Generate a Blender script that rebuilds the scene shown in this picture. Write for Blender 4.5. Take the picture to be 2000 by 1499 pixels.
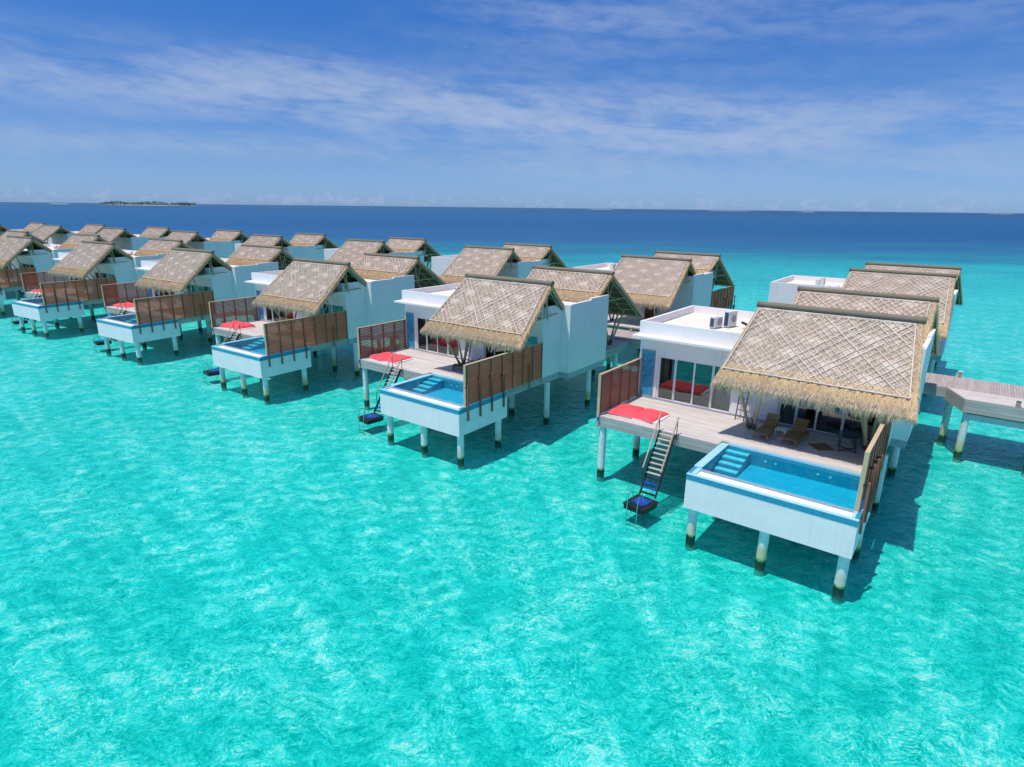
import bpy, math, random
import numpy as np
from mathutils import Matrix, Vector
random.seed(7); rng = np.random.default_rng(7)
R = math.radians
scene = bpy.context.scene
for o in list(bpy.data.objects): bpy.data.objects.remove(o)
col = scene.collection

# ---------------------------------------------------------------- camera
cam = bpy.data.cameras.new('camera'); cam.sensor_width = 36; cam.lens = 36*1177/2000
cam.clip_start = .1; cam.clip_end = 90000
co = bpy.data.objects.new('camera', cam); col.objects.link(co)
co.matrix_world = Matrix.Translation((0, 0, 14)) @ Matrix.Rotation(R(90-16.275), 4, 'X') @ Matrix.Rotation(R(.6417), 4, 'Z')
scene.camera = co

# ---------------------------------------------------------------- sun, sky, exposure
SUN_DIR = Vector((-.290, -.181, 1)).normalized()      # towards the sun
SUN_EL = math.asin(SUN_DIR.z)
sun = bpy.data.lights.new('sun', 'SUN'); sun.energy = 3.7; sun.angle = R(.5); sun.color = (1, .965, .91)
so = bpy.data.objects.new('sun', sun); col.objects.link(so)
so.rotation_euler = SUN_DIR.to_track_quat('Z', 'Y').to_euler(); so.location = (0, 0, 60)
scene.view_settings.view_transform = 'Standard'; scene.view_settings.look = 'None'
scene.view_settings.exposure = 0; scene.view_settings.gamma = 1; scene.view_settings.use_curve_mapping = False
try:
    scene.cycles.transparent_max_bounces = 16; scene.cycles.max_bounces = 8
except Exception: pass

class NT:
    """tiny node builder"""
    def __init__(s, tree): s.t = tree; s.n = tree.nodes; s.l = tree.links
    def add(s, typ, ins=None, **kw):
        n = s.n.new(typ)
        for k, v in kw.items(): setattr(n, k, v)
        for k, v in (ins or {}).items():
            i = n.inputs[k]
            if isinstance(v, bpy.types.NodeSocket): s.l.new(v, i)
            elif isinstance(v, bpy.types.Node): s.l.new(v.outputs[0], i)
            else: i.default_value = v
        return n
    def math(s, op, a, b=0., c=0., clamp=False):
        n = s.add('ShaderNodeMath', {0: a, 1: b, 2: c}, operation=op); n.use_clamp = clamp; return n.outputs[0]
    def vmath(s, op, a, b=(0, 0, 0)):
        return s.add('ShaderNodeVectorMath', {0: a, 1: b}, operation=op).outputs[0]
    def mapr(s, v, a, b, c=0., d=1., smooth=True):
        n = s.add('ShaderNodeMapRange', {0: v, 1: a, 2: b, 3: c, 4: d}); n.clamp = True
        if smooth: n.interpolation_type = 'SMOOTHSTEP'
        return n.outputs[0]
    def mix(s, f, a, b, blend='MIX'):
        n = s.add('ShaderNodeMix', data_type='RGBA', blend_type=blend)
        for k, v in ((0, f), (6, a), (7, b)):
            if isinstance(v, bpy.types.NodeSocket): s.l.new(v, n.inputs[k])
            elif isinstance(v, (tuple, list)): n.inputs[k].default_value = (*v, 1)[:4]
            else: n.inputs[k].default_value = v
        return n.outputs[2]
    def noise(s, vec, scale, detail=3., rough=.5, dist=0.):
        return s.add('ShaderNodeTexNoise', {'Vector': vec, 'Scale': scale, 'Detail': detail, 'Roughness': rough, 'Distortion': dist}).outputs[0]
    def ramp(s, f, stops):
        n = s.add('ShaderNodeValToRGB', {0: f}); e = n.color_ramp.elements
        while len(e) < len(stops): e.new(.5)
        for el, (p, c) in zip(e, stops): el.position = p; el.color = (*c, 1)
        return n.outputs[0]
    def scalev(s, vec, sc):
        return s.vmath('MULTIPLY', vec, sc)

# world: Nishita sky with cirrus laid out by direction
world = bpy.data.worlds.new('World'); scene.world = world; world.use_nodes = True
w = NT(world.node_tree); w.n.clear()
sky = w.add('ShaderNodeTexSky', sky_type='NISHITA'); sky.sun_disc = False
sky.sun_elevation = SUN_EL; sky.sun_rotation = math.atan2(SUN_DIR.x, SUN_DIR.y)
sky.altitude = 0; sky.air_density = 1.0; sky.dust_density = .3; sky.ozone_density = 3.0
tc = w.add('ShaderNodeTexCoord'); d = w.add('ShaderNodeSeparateXYZ', {0: tc.outputs['Generated']})
el = w.math('ARCSINE', d.outputs[2]); az = w.math('ARCTAN2', d.outputs[0], d.outputs[1])
eld = w.math('MULTIPLY', el, 57.2958); azd = w.math('MULTIPLY', az, 57.2958)
# tone the clear sky by elevation: saturated blue low down, brightened overhead for fill light
g = w.ramp(w.math('DIVIDE', eld, 90., clamp=True), [(0, (.31, .51, 1.06)), (.044, (.31, .47, .81)), (.10, (.26, .455, .79)), (.18, (.175, .45, .86)), (.45, (.62, .76, 1.0)), (1, (1., 1., 1.05))])
skyc = w.mix(1., sky.outputs[0], g, 'MULTIPLY')
def gauss(center, width):
    a = w.math('DIVIDE', w.math('SUBTRACT', eld, center), width)
    return w.math('POWER', 2.718, w.math('MULTIPLY', w.math('MULTIPLY', a, a), -1.))
uv = w.add('ShaderNodeCombineXYZ', {0: w.math('ADD', w.math('MULTIPLY', azd, .045), w.math('MULTIPLY', eld, .10)), 1: w.math('MULTIPLY', eld, .30), 2: 3.3}).outputs[0]
n1 = w.noise(uv, 1.5, 5, .5, .5)
uv2 = w.add('ShaderNodeCombineXYZ', {0: w.math('MULTIPLY', azd, .22), 1: w.math('ADD', w.math('MULTIPLY', eld, .75), w.math('MULTIPLY', azd, .06)), 2: 1.7}).outputs[0]
n2 = w.noise(uv2, 1.8, 7, .55, .3)
uv3 = w.add('ShaderNodeCombineXYZ', {0: w.math('MULTIPLY', azd, .05), 1: w.math('MULTIPLY', eld, .12), 2: 9.1}).outputs[0]
n3 = w.noise(uv3, 1.0, 3, .5)
# a main band drifting down to the right
bandc = w.mapr(azd, -20., 22., 8.9, 6.3, smooth=False)
b1 = gauss(bandc, 2.1)
azw = w.math('MULTIPLY', w.mapr(azd, -36., -14., .45, 1.), w.mapr(azd, 30., 16., .45, 1.))
b1 = w.math('MULTIPLY', b1, azw)
b2 = w.math('MULTIPLY', gauss(15.0, 3.4), w.mapr(azd, -14., 6.))
b3 = w.math('MULTIPLY', gauss(w.mapr(azd, -45., 30., 4.6, 5.0, smooth=False), .9), w.mapr(azd, 0., -12.))
b4 = w.math('MULTIPLY', gauss(3.4, 2.0), w.mapr(azd, -14., 6.))
wisp = w.math('MULTIPLY', w.mapr(n1, .28, .66), w.mapr(n2, .05, .85))
m = w.math('ADD', w.math('MULTIPLY', b1, 2.1), w.math('MULTIPLY', b2, .42))
m = w.math('ADD', m, w.math('MULTIPLY', b3, .6)); m = w.math('ADD', m, w.math('MULTIPLY', b4, .4))
m = w.math('ADD', m, w.math('MULTIPLY', w.mapr(n3, .46, .72), .14))
m = w.math('MULTIPLY', m, w.math('ADD', wisp, w.math('MULTIPLY', w.mapr(n2, .35, .8), .18)))
m = w.math('MULTIPLY', m, w.mapr(eld, .4, 2.5))
# small cumulus heads standing on the horizon
uvc = w.add('ShaderNodeCombineXYZ', {0: w.math('MULTIPLY', azd, .9), 1: w.math('MULTIPLY', eld, 1.3), 2: 5.}).outputs[0]
nc = w.noise(uvc, 1.1, 6, .62)
cum = w.math('MULTIPLY', w.mapr(w.math('SUBTRACT', nc, w.math('MULTIPLY', w.math('ABSOLUTE', w.math('SUBTRACT', eld, .45)), .16)), .47, .60), .34)
cum = w.math('MULTIPLY', cum, w.mapr(eld, .02, .12))
m = w.math('ADD', m, cum)
m = w.math('MULTIPLY', w.math('DIVIDE', m, w.math('ADD', m, .8)), 1.15)
skyc = w.mix(m, skyc, (2.95, 3.7, 5.25))
below = w.mapr(d.outputs[2], -.03, -.004)
skyc = w.mix(below, (.8, 1.9, 3.0), skyc)
bg = w.add('ShaderNodeBackground', {'Color': skyc, 'Strength': .138})
wo = w.add('ShaderNodeOutputWorld', {0: bg.outputs[0]})

# ---------------------------------------------------------------- materials
def mat(name):
    m = bpy.data.materials.new(name); m.use_nodes = True
    t = NT(m.node_tree); t.n.clear(); return m, t
def finish(m, t, sh, disp=None):
    t.add('ShaderNodeOutputMaterial', {0: sh}); return m
def bsdf(t, color, rough=.6, bump=None, bstr=.3, bdist=.02, metallic=0., spec=.5, **kw):
    ins = {'Roughness': rough, 'Metallic': metallic, 'Specular IOR Level': spec}
    ins['Base Color'] = color if isinstance(color, bpy.types.NodeSocket) else (*color, 1)
    ins.update(kw)
    if bump is not None:
        ins['Normal'] = t.add('ShaderNodeBump', {'Strength': bstr, 'Distance': bdist, 'Height': bump}).outputs[0]
    return t.add('ShaderNodeBsdfPrincipled', ins).outputs[0]
def objco(t): return t.add('ShaderNodeTexCoord').outputs['Object']
def simple(name, c, rough=.6, var=.12, scale=6., bump=.15, metallic=0., spec=.5, bscale=40.):
    m, t = mat(name); p = objco(t)
    n = t.noise(p, scale, 5, .6)
    lo = tuple(x*(1-var) for x in c); hi = tuple(min(1, x*(1+var)) for x in c)
    cc = t.mix(t.mapr(n, .3, .7), lo, hi)
    return finish(m, t, bsdf(t, cc, rough, t.noise(p, bscale, 3), bump, .01, metallic, spec))
def render_mat():
    m, t = mat('white_render'); p = objco(t)
    n = t.noise(p, .8, 6, .65)
    c = t.mix(t.mapr(n, .3, .75), (.84, .785, .77), (.90, .85, .82))
    pz = t.scalev(p, (9., 9., .35)); s = t.noise(pz, 1., 4, .6)           # rain streaks
    c = t.mix(t.math('MULTIPLY', t.mapr(s, .54, .75), .28), c, (.50, .50, .46))
    return finish(m, t, bsdf(t, c, .75, t.noise(p, 60, 3), .12, .01))
def wood(name, dark, light, axis=0, rough=.7, plank=None, weather=.3, seams=None):
    m, t = mat(name); p = objco(t); oi = t.add('ShaderNodeObjectInfo').outputs['Random']
    isl = t.add('ShaderNodeNewGeometry').outputs['Random Per Island']
    r = t.math('FRACT', t.math('ADD', oi, isl))
    off = t.add('ShaderNodeCombineXYZ', {0: t.math('MULTIPLY', r, 37.), 1: t.math('MULTIPLY', r, 17.), 2: 0.}).outputs[0]
    p2 = t.vmath('ADD', p, off)
    sc = [14., 14., 14.]; sc[axis] = .8
    g = t.noise(t.scalev(p2, tuple(sc)), 1.6, 6, .65)
    big = t.noise(p2, .7, 3, .5)
    f = t.math('ADD', t.math('MULTIPLY', t.mapr(g, .3, .7), .55), t.math('MULTIPLY', r, .45))
    c = t.mix(f, dark, light)
    c = t.mix(t.math('MULTIPLY', t.mapr(big, .45, .75), weather), c, tuple(x*1.25+.03 for x in light))
    return finish(m, t, bsdf(t, c, rough, g, .25, .004))
def thatch_mat(name, a, b, c3):
    m, t = mat(name); p = objco(t); isl = t.add('ShaderNodeNewGeometry').outputs['Random Per Island']
    n = t.noise(p, 1.3, 5, .65); n2 = t.noise(t.scalev(p, (55., 9., 9.)), 1., 4, .6)
    f = t.math('ADD', t.math('MULTIPLY', isl, .5), t.math('MULTIPLY', t.mapr(n2, .25, .75), .5))
    c = t.mix(f, a, b); c = t.mix(t.math('MULTIPLY', t.mapr(n, .4, .72), .6), c, c3)
    return finish(m, t, bsdf(t, c, .85, n2, .6, .02, spec=.25))
def pile_mat():
    m, t = mat('concrete_pile'); p = t.add('ShaderNodeNewGeometry').outputs['Position']
    z = t.add('ShaderNodeSeparateXYZ', {0: p}).outputs[2]
    n = t.noise(p, 3., 5, .6); zz = t.math('ADD', z, t.math('MULTIPLY', t.math('SUBTRACT', n, .5), .3))
    big = t.noise(t.scalev(p, (.13, .13, .0)), 1., 1, .5)
    c = t.mix(t.mapr(n, .3, .7), (.66, .68, .66), (.78, .79, .77))
    c = t.mix(t.math('MULTIPLY', t.mapr(zz, 1.0, .35), t.mapr(big, .40, .62, .0, .75)), c, (.50, .42, .10))
    c = t.mix(t.mapr(zz, .20, .07), c, (.14, .36, .12))
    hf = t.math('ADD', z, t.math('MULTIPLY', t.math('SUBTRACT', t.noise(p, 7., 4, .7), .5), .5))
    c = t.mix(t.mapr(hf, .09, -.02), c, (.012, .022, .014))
    c = t.mix(t.mapr(hf, -.30, -.62), c, (.30, .42, .36))  # lower pile tinted like the bed; water haze put into its colour
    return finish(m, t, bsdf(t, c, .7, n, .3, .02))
def mosaic_mat(name, a, b, grout, tile=.05):
    m, t = mat(name); p = objco(t)
    def br(vec):
        q = t.add('ShaderNodeTexBrick', {'Vector': vec, 'Color1': (*a, 1), 'Color2': (*b, 1), 'Mortar': (*grout, 1), 'Scale': 1., 'Mortar Size': .004, 'Brick Width': tile, 'Row Height': tile}, offset=0., squash=1.)
        return q.outputs[0]
    s = t.add('ShaderNodeSeparateXYZ', {0: p})
    nrm = t.add('ShaderNodeSeparateXYZ', {0: t.add('ShaderNodeTexCoord').outputs['Normal']})
    xz = t.add('ShaderNodeCombineXYZ', {0: t.math('ADD', s.outputs[0], s.outputs[1]), 1: s.outputs[2]}).outputs[0]
    f = t.mapr(t.math('ABSOLUTE', nrm.outputs[2]), .4, .6)
    c = t.mix(f, br(xz), br(p))
    return finish(m, t, bsdf(t, c, .25, t.noise(p, 30, 2), .1, .005))
def pane_mat():
    m, t = mat('window_glass')
    fr = t.add('ShaderNodeFresnel', {'IOR': 1.5}).outputs[0]
    f = t.math('ADD', fr, .06, clamp=True)
    gl = t.add('ShaderNodeBsdfGlossy', {'Color': (.95, 1, 1, 1), 'Roughness': .02}).outputs[0]
    tr = t.add('ShaderNodeBsdfTransparent', {'Color': (.58, .66, .66, 1)}).outputs[0]
    return finish(m, t, t.add('ShaderNodeMixShader', {0: f, 1: tr, 2: gl}).outputs[0])
def pool_water_mat():
    m, t = mat('pool_water'); p = t.add('ShaderNodeNewGeometry').outputs['Position']
    h = t.noise(p, 3.2, 4, .6, .4)
    bn = t.add('ShaderNodeBump', {'Strength': .25, 'Distance': .05, 'Height': h}).outputs[0]
    fr = t.add('ShaderNodeFresnel', {'IOR': 1.33, 'Normal': bn}).outputs[0]
    gl = t.add('ShaderNodeBsdfGlossy', {'Roughness': .06, 'Normal': bn}).outputs[0]
    rg = t.math('ABSOLUTE', t.math('SUBTRACT', t.noise(p, 2.4, 3, .6, 1.), .5))
    tint = t.mix(t.mapr(rg, .0, .09), (.55, .98, 1.), (.34, .86, .97))
    tr = t.add('ShaderNodeBsdfTransparent', {'Color': tint}).outputs[0]
    return finish(m, t, t.add('ShaderNodeMixShader', {0: fr, 1: tr, 2: gl}).outputs[0])

def sea_mat():
    m, t = mat('sea_surface'); p = t.add('ShaderNodeNewGeometry').outputs['Position']
    s = t.add('ShaderNodeSeparateXYZ', {0: p})
    flat = t.add('ShaderNodeCombineXYZ', {0: s.outputs[0], 1: s.outputs[1], 2: 0.}).outputs[0]
    warp = t.add('ShaderNodeTexNoise', {'Vector': flat, 'Scale': .9, 'Detail': 2., 'Roughness': .6})
    wv = t.vmath('ADD', flat, t.scalev(t.vmath('SUBTRACT', warp.outputs['Color'], (.5, .5, .5)), (1.3, 1.3, 0)))
    dist = t.math('SQRT', t.math('ADD', t.math('POWER', s.outputs[0], 2.), t.math('POWER', s.outputs[1], 2.)))
    # ripples as height
    h2 = t.noise(t.scalev(wv, (1., 1.35, 1.)), 1.7, 3, .65)
    h3 = t.noise(t.scalev(wv, (1., 1.4, 1.)), 7.5, 1, .6)
    hh = t.math('ADD', t.math('MULTIPLY', h2, .34), t.math('MULTIPLY', h3, .10))
    bn = t.add('ShaderNodeBump', {'Strength': .55, 'Distance': .45, 'Height': hh}).outputs[0]
    # noise veins and patches: caustic light painted into the transparent tint
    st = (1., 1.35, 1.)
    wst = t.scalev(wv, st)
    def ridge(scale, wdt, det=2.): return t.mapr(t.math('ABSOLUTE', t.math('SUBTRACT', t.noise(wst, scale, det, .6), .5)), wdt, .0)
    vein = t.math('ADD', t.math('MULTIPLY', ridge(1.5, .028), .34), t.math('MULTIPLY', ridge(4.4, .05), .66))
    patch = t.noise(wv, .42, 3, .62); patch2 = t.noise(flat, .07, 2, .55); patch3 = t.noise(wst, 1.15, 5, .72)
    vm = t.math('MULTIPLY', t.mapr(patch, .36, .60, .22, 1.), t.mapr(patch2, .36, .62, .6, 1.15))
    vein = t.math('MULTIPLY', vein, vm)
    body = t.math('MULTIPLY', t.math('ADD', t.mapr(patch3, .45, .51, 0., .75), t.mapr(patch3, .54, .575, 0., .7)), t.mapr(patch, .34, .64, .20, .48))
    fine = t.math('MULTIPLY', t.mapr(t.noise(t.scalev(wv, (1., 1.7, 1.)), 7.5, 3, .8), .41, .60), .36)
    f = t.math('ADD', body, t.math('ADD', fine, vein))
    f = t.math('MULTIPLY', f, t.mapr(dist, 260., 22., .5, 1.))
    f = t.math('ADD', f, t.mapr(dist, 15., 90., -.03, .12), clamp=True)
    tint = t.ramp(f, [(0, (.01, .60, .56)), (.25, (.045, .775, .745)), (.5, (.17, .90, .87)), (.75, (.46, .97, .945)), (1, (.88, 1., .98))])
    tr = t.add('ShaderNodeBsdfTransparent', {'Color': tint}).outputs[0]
    fr = t.add('ShaderNodeFresnel', {'IOR': 1.30, 'Normal': bn}).outputs[0]
    fr = t.math('MULTIPLY', fr, t.mapr(dist, 30., 500., .85, .30))
    fr = t.math('MINIMUM', fr, .30)
    rough = t.mapr(dist, 20., 300., .045, .30)
    gl = t.add('ShaderNodeBsdfGlossy', {'Roughness': rough, 'Normal': bn, 'Color': (.80, .92, 1., 1)}).outputs[0]
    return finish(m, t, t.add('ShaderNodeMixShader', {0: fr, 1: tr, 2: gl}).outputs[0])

def seabed_mat():
    m, t = mat('lagoon_sand'); p = t.add('ShaderNodeNewGeometry').outputs['Position']
    s = t.add('ShaderNodeSeparateXYZ', {0: p}); x, y = s.outputs[0], s.outputs[1]
    st = t.scalev(p, (.006, .022, 0))
    nb = t.noise(st, 1., 3, .6); nb2 = t.noise(t.scalev(p, (.02, .05, 0)), 1., 3, .6)
    yy = t.math('ADD', y, t.math('MULTIPLY', t.math('SUBTRACT', nb, .5), 170.))
    yy = t.math('ADD', yy, t.math('MULTIPLY', t.math('SUBTRACT', nb2, .5), 80.))
    # sand and reef patches in the lagoon
    a = t.noise(p, .11, 3, .6); b = t.noise(p, .55, 3, .65); c_ = t.noise(p, 2.4, 3, .7)
    sand = t.mix(t.mapr(a, .35, .68), (.42, .665, .595), (.54, .73, .68))
    sand = t.mix(t.mapr(b, .50, .72, 0., .55), sand, (.36, .66, .62))
    sand = t.mix(t.mapr(c_, .45, .75, 0., .45), sand, (.68, .88, .83))
    # right of the villas the bed is greener
    sand = t.mix(t.mapr(t.math('ADD', x, t.math('MULTIPLY', a, 12.)), 4., 26., 0., .45), sand, (.35, .66, .58))
    dk = t.mix(t.mapr(b, .35, .7), (.30, .36, .36), (.22, .44, .46))
    # deeper zones
    c = t.mix(t.mapr(yy, 45., 120., 0., .30), sand, (.30, .52, .58))
    c = t.mix(t.mapr(yy, 95., 235.), c, (.09, .25, .36))
    c = t.mix(t.mapr(yy, 175., 340.), c, (.02, .095, .31))
    c = t.mix(t.mapr(yy, 600., 4000.), c, (.02, .05, .20))
    # a far shallow bank
    bank = t.math('MULTIPLY', t.mapr(y, 3200., 3800.), t.mapr(y, 6500., 5200.)); bank = t.math('MULTIPLY', bank, t.mapr(x, 1600., -1200.))
    bank = t.math('MULTIPLY', bank, t.mapr(t.noise(t.scalev(p, (.0006, .0012, 0)), 1., 3), .42, .6))
    c = t.mix(t.math('MULTIPLY', bank, .8), c, (.22, .28, .36))
    return finish(m, t, bsdf(t, c, .9, None))

M = dict(
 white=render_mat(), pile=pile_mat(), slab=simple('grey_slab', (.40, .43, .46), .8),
 deck=wood('weathered_deck', (.50, .43, .39), (.76, .675, .61), 0),
 jetty=wood('weathered_jetty', (.35, .275, .24), (.55, .455, .405), 1),
 fascia=wood('weathered_fascia', (.34, .31, .275), (.52, .49, .45), 0),
 fasciay=wood('weathered_fascia_side', (.34, .31, .275), (.52, .49, .45), 1),
 slat_l=wood('red_brown_slat', (.28, .085, .045), (.46, .16, .085), 1, weather=.05),
 slat_r=wood('brown_slat', (.66, .215, .085), (.90, .37, .165), 1, weather=.03),
 batten=wood('dark_batten', (.22, .07, .035), (.36, .14, .075), 2, weather=.1),
 caprail=wood('pale_cap_rail', (.52, .35, .19), (.66, .49, .30), 1),
 thatch=thatch_mat('thatch', (.48, .375, .285), (.84, .69, .55), (.66, .53, .43)),
 fringe=thatch_mat('thatch_fringe', (.58, .42, .235), (.95, .76, .50), (.86, .58, .33)),
 ridge=thatch_mat('ridge_thatch', (.16, .13, .09), (.28, .235, .17), (.22, .18, .13)),
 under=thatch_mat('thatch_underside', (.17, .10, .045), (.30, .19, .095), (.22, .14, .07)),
 strip=simple('pale_lattice', (.68, .605, .53), .7, .15, 3.),
 bamboo=wood('bamboo', (.36, .29, .16), (.54, .46, .29), 2, .5),
 roof=simple('cream_roof', (.84, .75, .62), .85, .08, 1.2),
 mosaic=mosaic_mat('blue_mosaic', (.014, .20, .36), (.035, .30, .46), (.08, .38, .50)),
 coping=mosaic_mat('pale_blue_coping', (.34, .66, .76), (.42, .74, .83), (.55, .78, .84), .1),
 grille=mosaic_mat('gutter_grille', (.20, .32, .38), (.30, .42, .47), (.42, .54, .58), .06),
 pebble=simple('white_pebbles', (.86, .87, .86), .6, .1, 20., .8, bscale=30.),
 pooltile=simple('pool_tile', (.03, .48, .64), .4, .06, 2.), shaded_pooltile=simple('shaded_pool_tile', (.03, .33, .45), .4, .06, 2.),  # second copy of the tile, darkened to paint in wall and riser shade
 poolstep=simple('pool_step_tile', (.42, .76, .82), .4, .05, 2.),
 poolwater=pool_water_mat(), pane=pane_mat(),
 frame=simple('white_frame', (.78, .78, .77), .4, .03),
 greyframe2=simple('grey_sill', (.36, .36, .40), .6, .05), greyframe=simple('grey_frame', (.30, .31, .34), .5, .05),
 bluepanel=simple('blue_panel', (.05, .34, .52), .35, .25, 5.),
 steel=simple('steel', (.6, .6, .6), .2, .05, metallic=1.),
 darkmetal=simple('dark_metal', (.018, .018, .022), .45, .2),
 purple=simple('dark_ladder', (.055, .03, .045), .5, .2),
 red=simple('red_fabric', (.93, .085, .105), .8, .12, 3., .3, bscale=12.),
 whitecloth=simple('white_cloth', (.78, .78, .76), .85, .06),
 black=simple('black_rubber', (.012, .012, .013), .6, .3),
 blue=simple('blue_mat', (.012, .06, .38), .6, .25),
 teak=wood('teak', (.24, .125, .045), (.40, .225, .085), 0, .55),
 treadw=wood('stair_tread', (.38, .33, .27), (.56, .50, .43), 0),
 darkwood=wood('dark_wicker', (.10, .075, .055), (.19, .145, .105), 0),
 rail=wood('handrail', (.34, .25, .17), (.52, .41, .30), 1),
 woven=simple('woven_mat', (.25, .155, .07), .85, .35, 14., .6),
 door=wood('red_brown_door', (.14, .035, .02), (.24, .07, .035), 2),
 intwall=simple('teal_interior', (.10, .15, .155), .8, .05),
 intfloor=simple('grey_interior_floor', (.42, .42, .42), .5, .1),
 curtain=simple('sheer_curtain', (.70, .74, .76), .9, .05),
 glassdark=simple('dark_table_glass', (.06, .075, .08), .12, .1),
 leaf=simple('palm_leaf', (.19, .27, .25), .8, .4, .02), sand=simple('beach_sand', (.75, .70, .60), .9),  # leaf green is paled, distance haze put into the colour
 concrete=simple('white_beam', (.60, .63, .65), .8, .08, 2.),
 acwhite=simple('ac_casing', (.74, .73, .70), .5, .05), navy=simple('navy_coil', (.03, .07, .17), .6, .2),
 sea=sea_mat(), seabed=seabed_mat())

# ---------------------------------------------------------------- mesh helpers
class MB:
    def __init__(s): s.v = []; s.f = []
    def quad(s, *p):
        n = len(s.v); s.v += [tuple(q) for q in p]; s.f.append(tuple(range(n, n+len(p)))); return s
    def hexa(s, c):           # 8 corners: bottom 4 ccw, top 4 ccw
        n = len(s.v); s.v += [tuple(q) for q in c]
        for f in ((3, 2, 1, 0), (4, 5, 6, 7), (0, 1, 5, 4), (1, 2, 6, 5), (2, 3, 7, 6), (3, 0, 4, 7)): s.f.append(tuple(n+i for i in f))
        return s
    def box(s, x0, x1, y0, y1, z0, z1):
        return s.hexa([(x0, y0, z0), (x1, y0, z0), (x1, y1, z0), (x0, y1, z0), (x0, y0, z1), (x1, y0, z1), (x1, y1, z1), (x0, y1, z1)])
    def bar(s, a, b, wd, th, up=(0, 0, 1)):   # rectangular bar from a to b
        a = Vector(a); b = Vector(b); d = (b-a).normalized(); up = Vector(up)
        sd = d.cross(up)
        if sd.length < 1e-4: sd = d.cross(Vector((0, 1, 0)))
        sd.normalize(); u = sd.cross(d).normalized(); sd = sd*wd/2; u = u*th/2
        return s.hexa([a-sd-u, a+sd-u, b+sd-u, b-sd-u, a-sd+u, a+sd+u, b+sd+u, b-sd+u])
    def tube(s, a, b, r0, r1=None, n=8, caps=True):
        r1 = r0 if r1 is None else r1
        a = Vector(a); b = Vector(b); d = (b-a).normalized()
        sd = d.cross(Vector((0, 0, 1)))
        if sd.length < 1e-3: sd = Vector((1, 0, 0))
        sd.normalize(); u = sd.cross(d).normalized(); k = len(s.v)
        for i in range(n):
            an = 2*math.pi*i/n; q = sd*math.cos(an)+u*math.sin(an)
            s.v.append(tuple(a+q*r0)); s.v.append(tuple(b+q*r1))
        for i in range(n):
            j = (i+1) % n; s.f.append((k+2*i, k+2*j, k+2*j+1, k+2*i+1))
        if caps:
            s.f.append(tuple(k+2*i for i in range(n))[::-1]); s.f.append(tuple(k+2*i+1 for i in range(n)))
        return s
    def path(s, pts, r, n=6):
        for a, b in zip(pts[:-1], pts[1:]): s.tube(a, b, r, r, n)
        return s
    def mesh(s, name, m, smooth=False):
        me = bpy.data.meshes.new(name); me.from_pydata(s.v, [], s.f); me.materials.append(m)
        if smooth:
            for p in me.polygons: p.use_smooth = True
        me.update(); return me
    def build(s, name, m, parent=None, label=None, kind=None, smooth=False):
        return put(name, s.mesh(name, m, smooth), parent, label, kind)
def put(name, me, parent=None, label=None, kind=None, loc=None, rot=None):
    o = bpy.data.objects.new(name, me); col.objects.link(o)
    if parent: o.parent = parent
    if loc is not None: o.location = loc
    if rot is not None: o.rotation_euler = rot
    if label: o['label'] = label
    if kind: o['kind'] = kind
    return o
def empty(name, loc=(0, 0, 0)):
    o = bpy.data.objects.new(name, None); col.objects.link(o); o.location = loc; o.empty_display_size = .3; return o
def tag(o, label, cat, group=None):
    o['label'] = label; o['category'] = cat
    if group: o['group'] = group
    return o
KIDS = {}
def index_kids():
    KIDS.clear()
    for o in bpy.data.objects:
        if o.parent: KIDS.setdefault(o.parent, []).append(o)
def copy_tree(o, parent=None):
    c = o.copy(); col.objects.link(c)
    if parent: c.parent = parent
    for ch in KIDS.get(o, []): copy_tree(ch, c)
    return c

# blades of straw: thin triangles, one mesh
def blades(base, direc, length, width):
    """base Nx3, direc Nx3 unit, -> triangle verts"""
    n = len(base); side = np.cross(direc, rng.normal(size=(n, 3))); side /= np.linalg.norm(side, axis=1)[:, None]+1e-9
    v = np.empty((n, 3, 3)); v[:, 0] = base-side*width[:, None]/2; v[:, 1] = base+side*width[:, None]/2; v[:, 2] = base+direc*length[:, None]
    return v.reshape(-1, 3)
def tri_mesh(name, verts, m):
    n = len(verts)//3; me = bpy.data.meshes.new(name)
    me.vertices.add(n*3); me.vertices.foreach_set('co', verts.astype(np.float32).ravel())
    me.loops.add(n*3); me.loops.foreach_set('vertex_index', np.arange(n*3, dtype=np.int32))
    me.polygons.add(n); me.polygons.foreach_set('loop_start', np.arange(0, n*3, 3, dtype=np.int32))
    me.materials.append(m); me.update(calc_edges=True); me.validate(); return me

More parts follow.
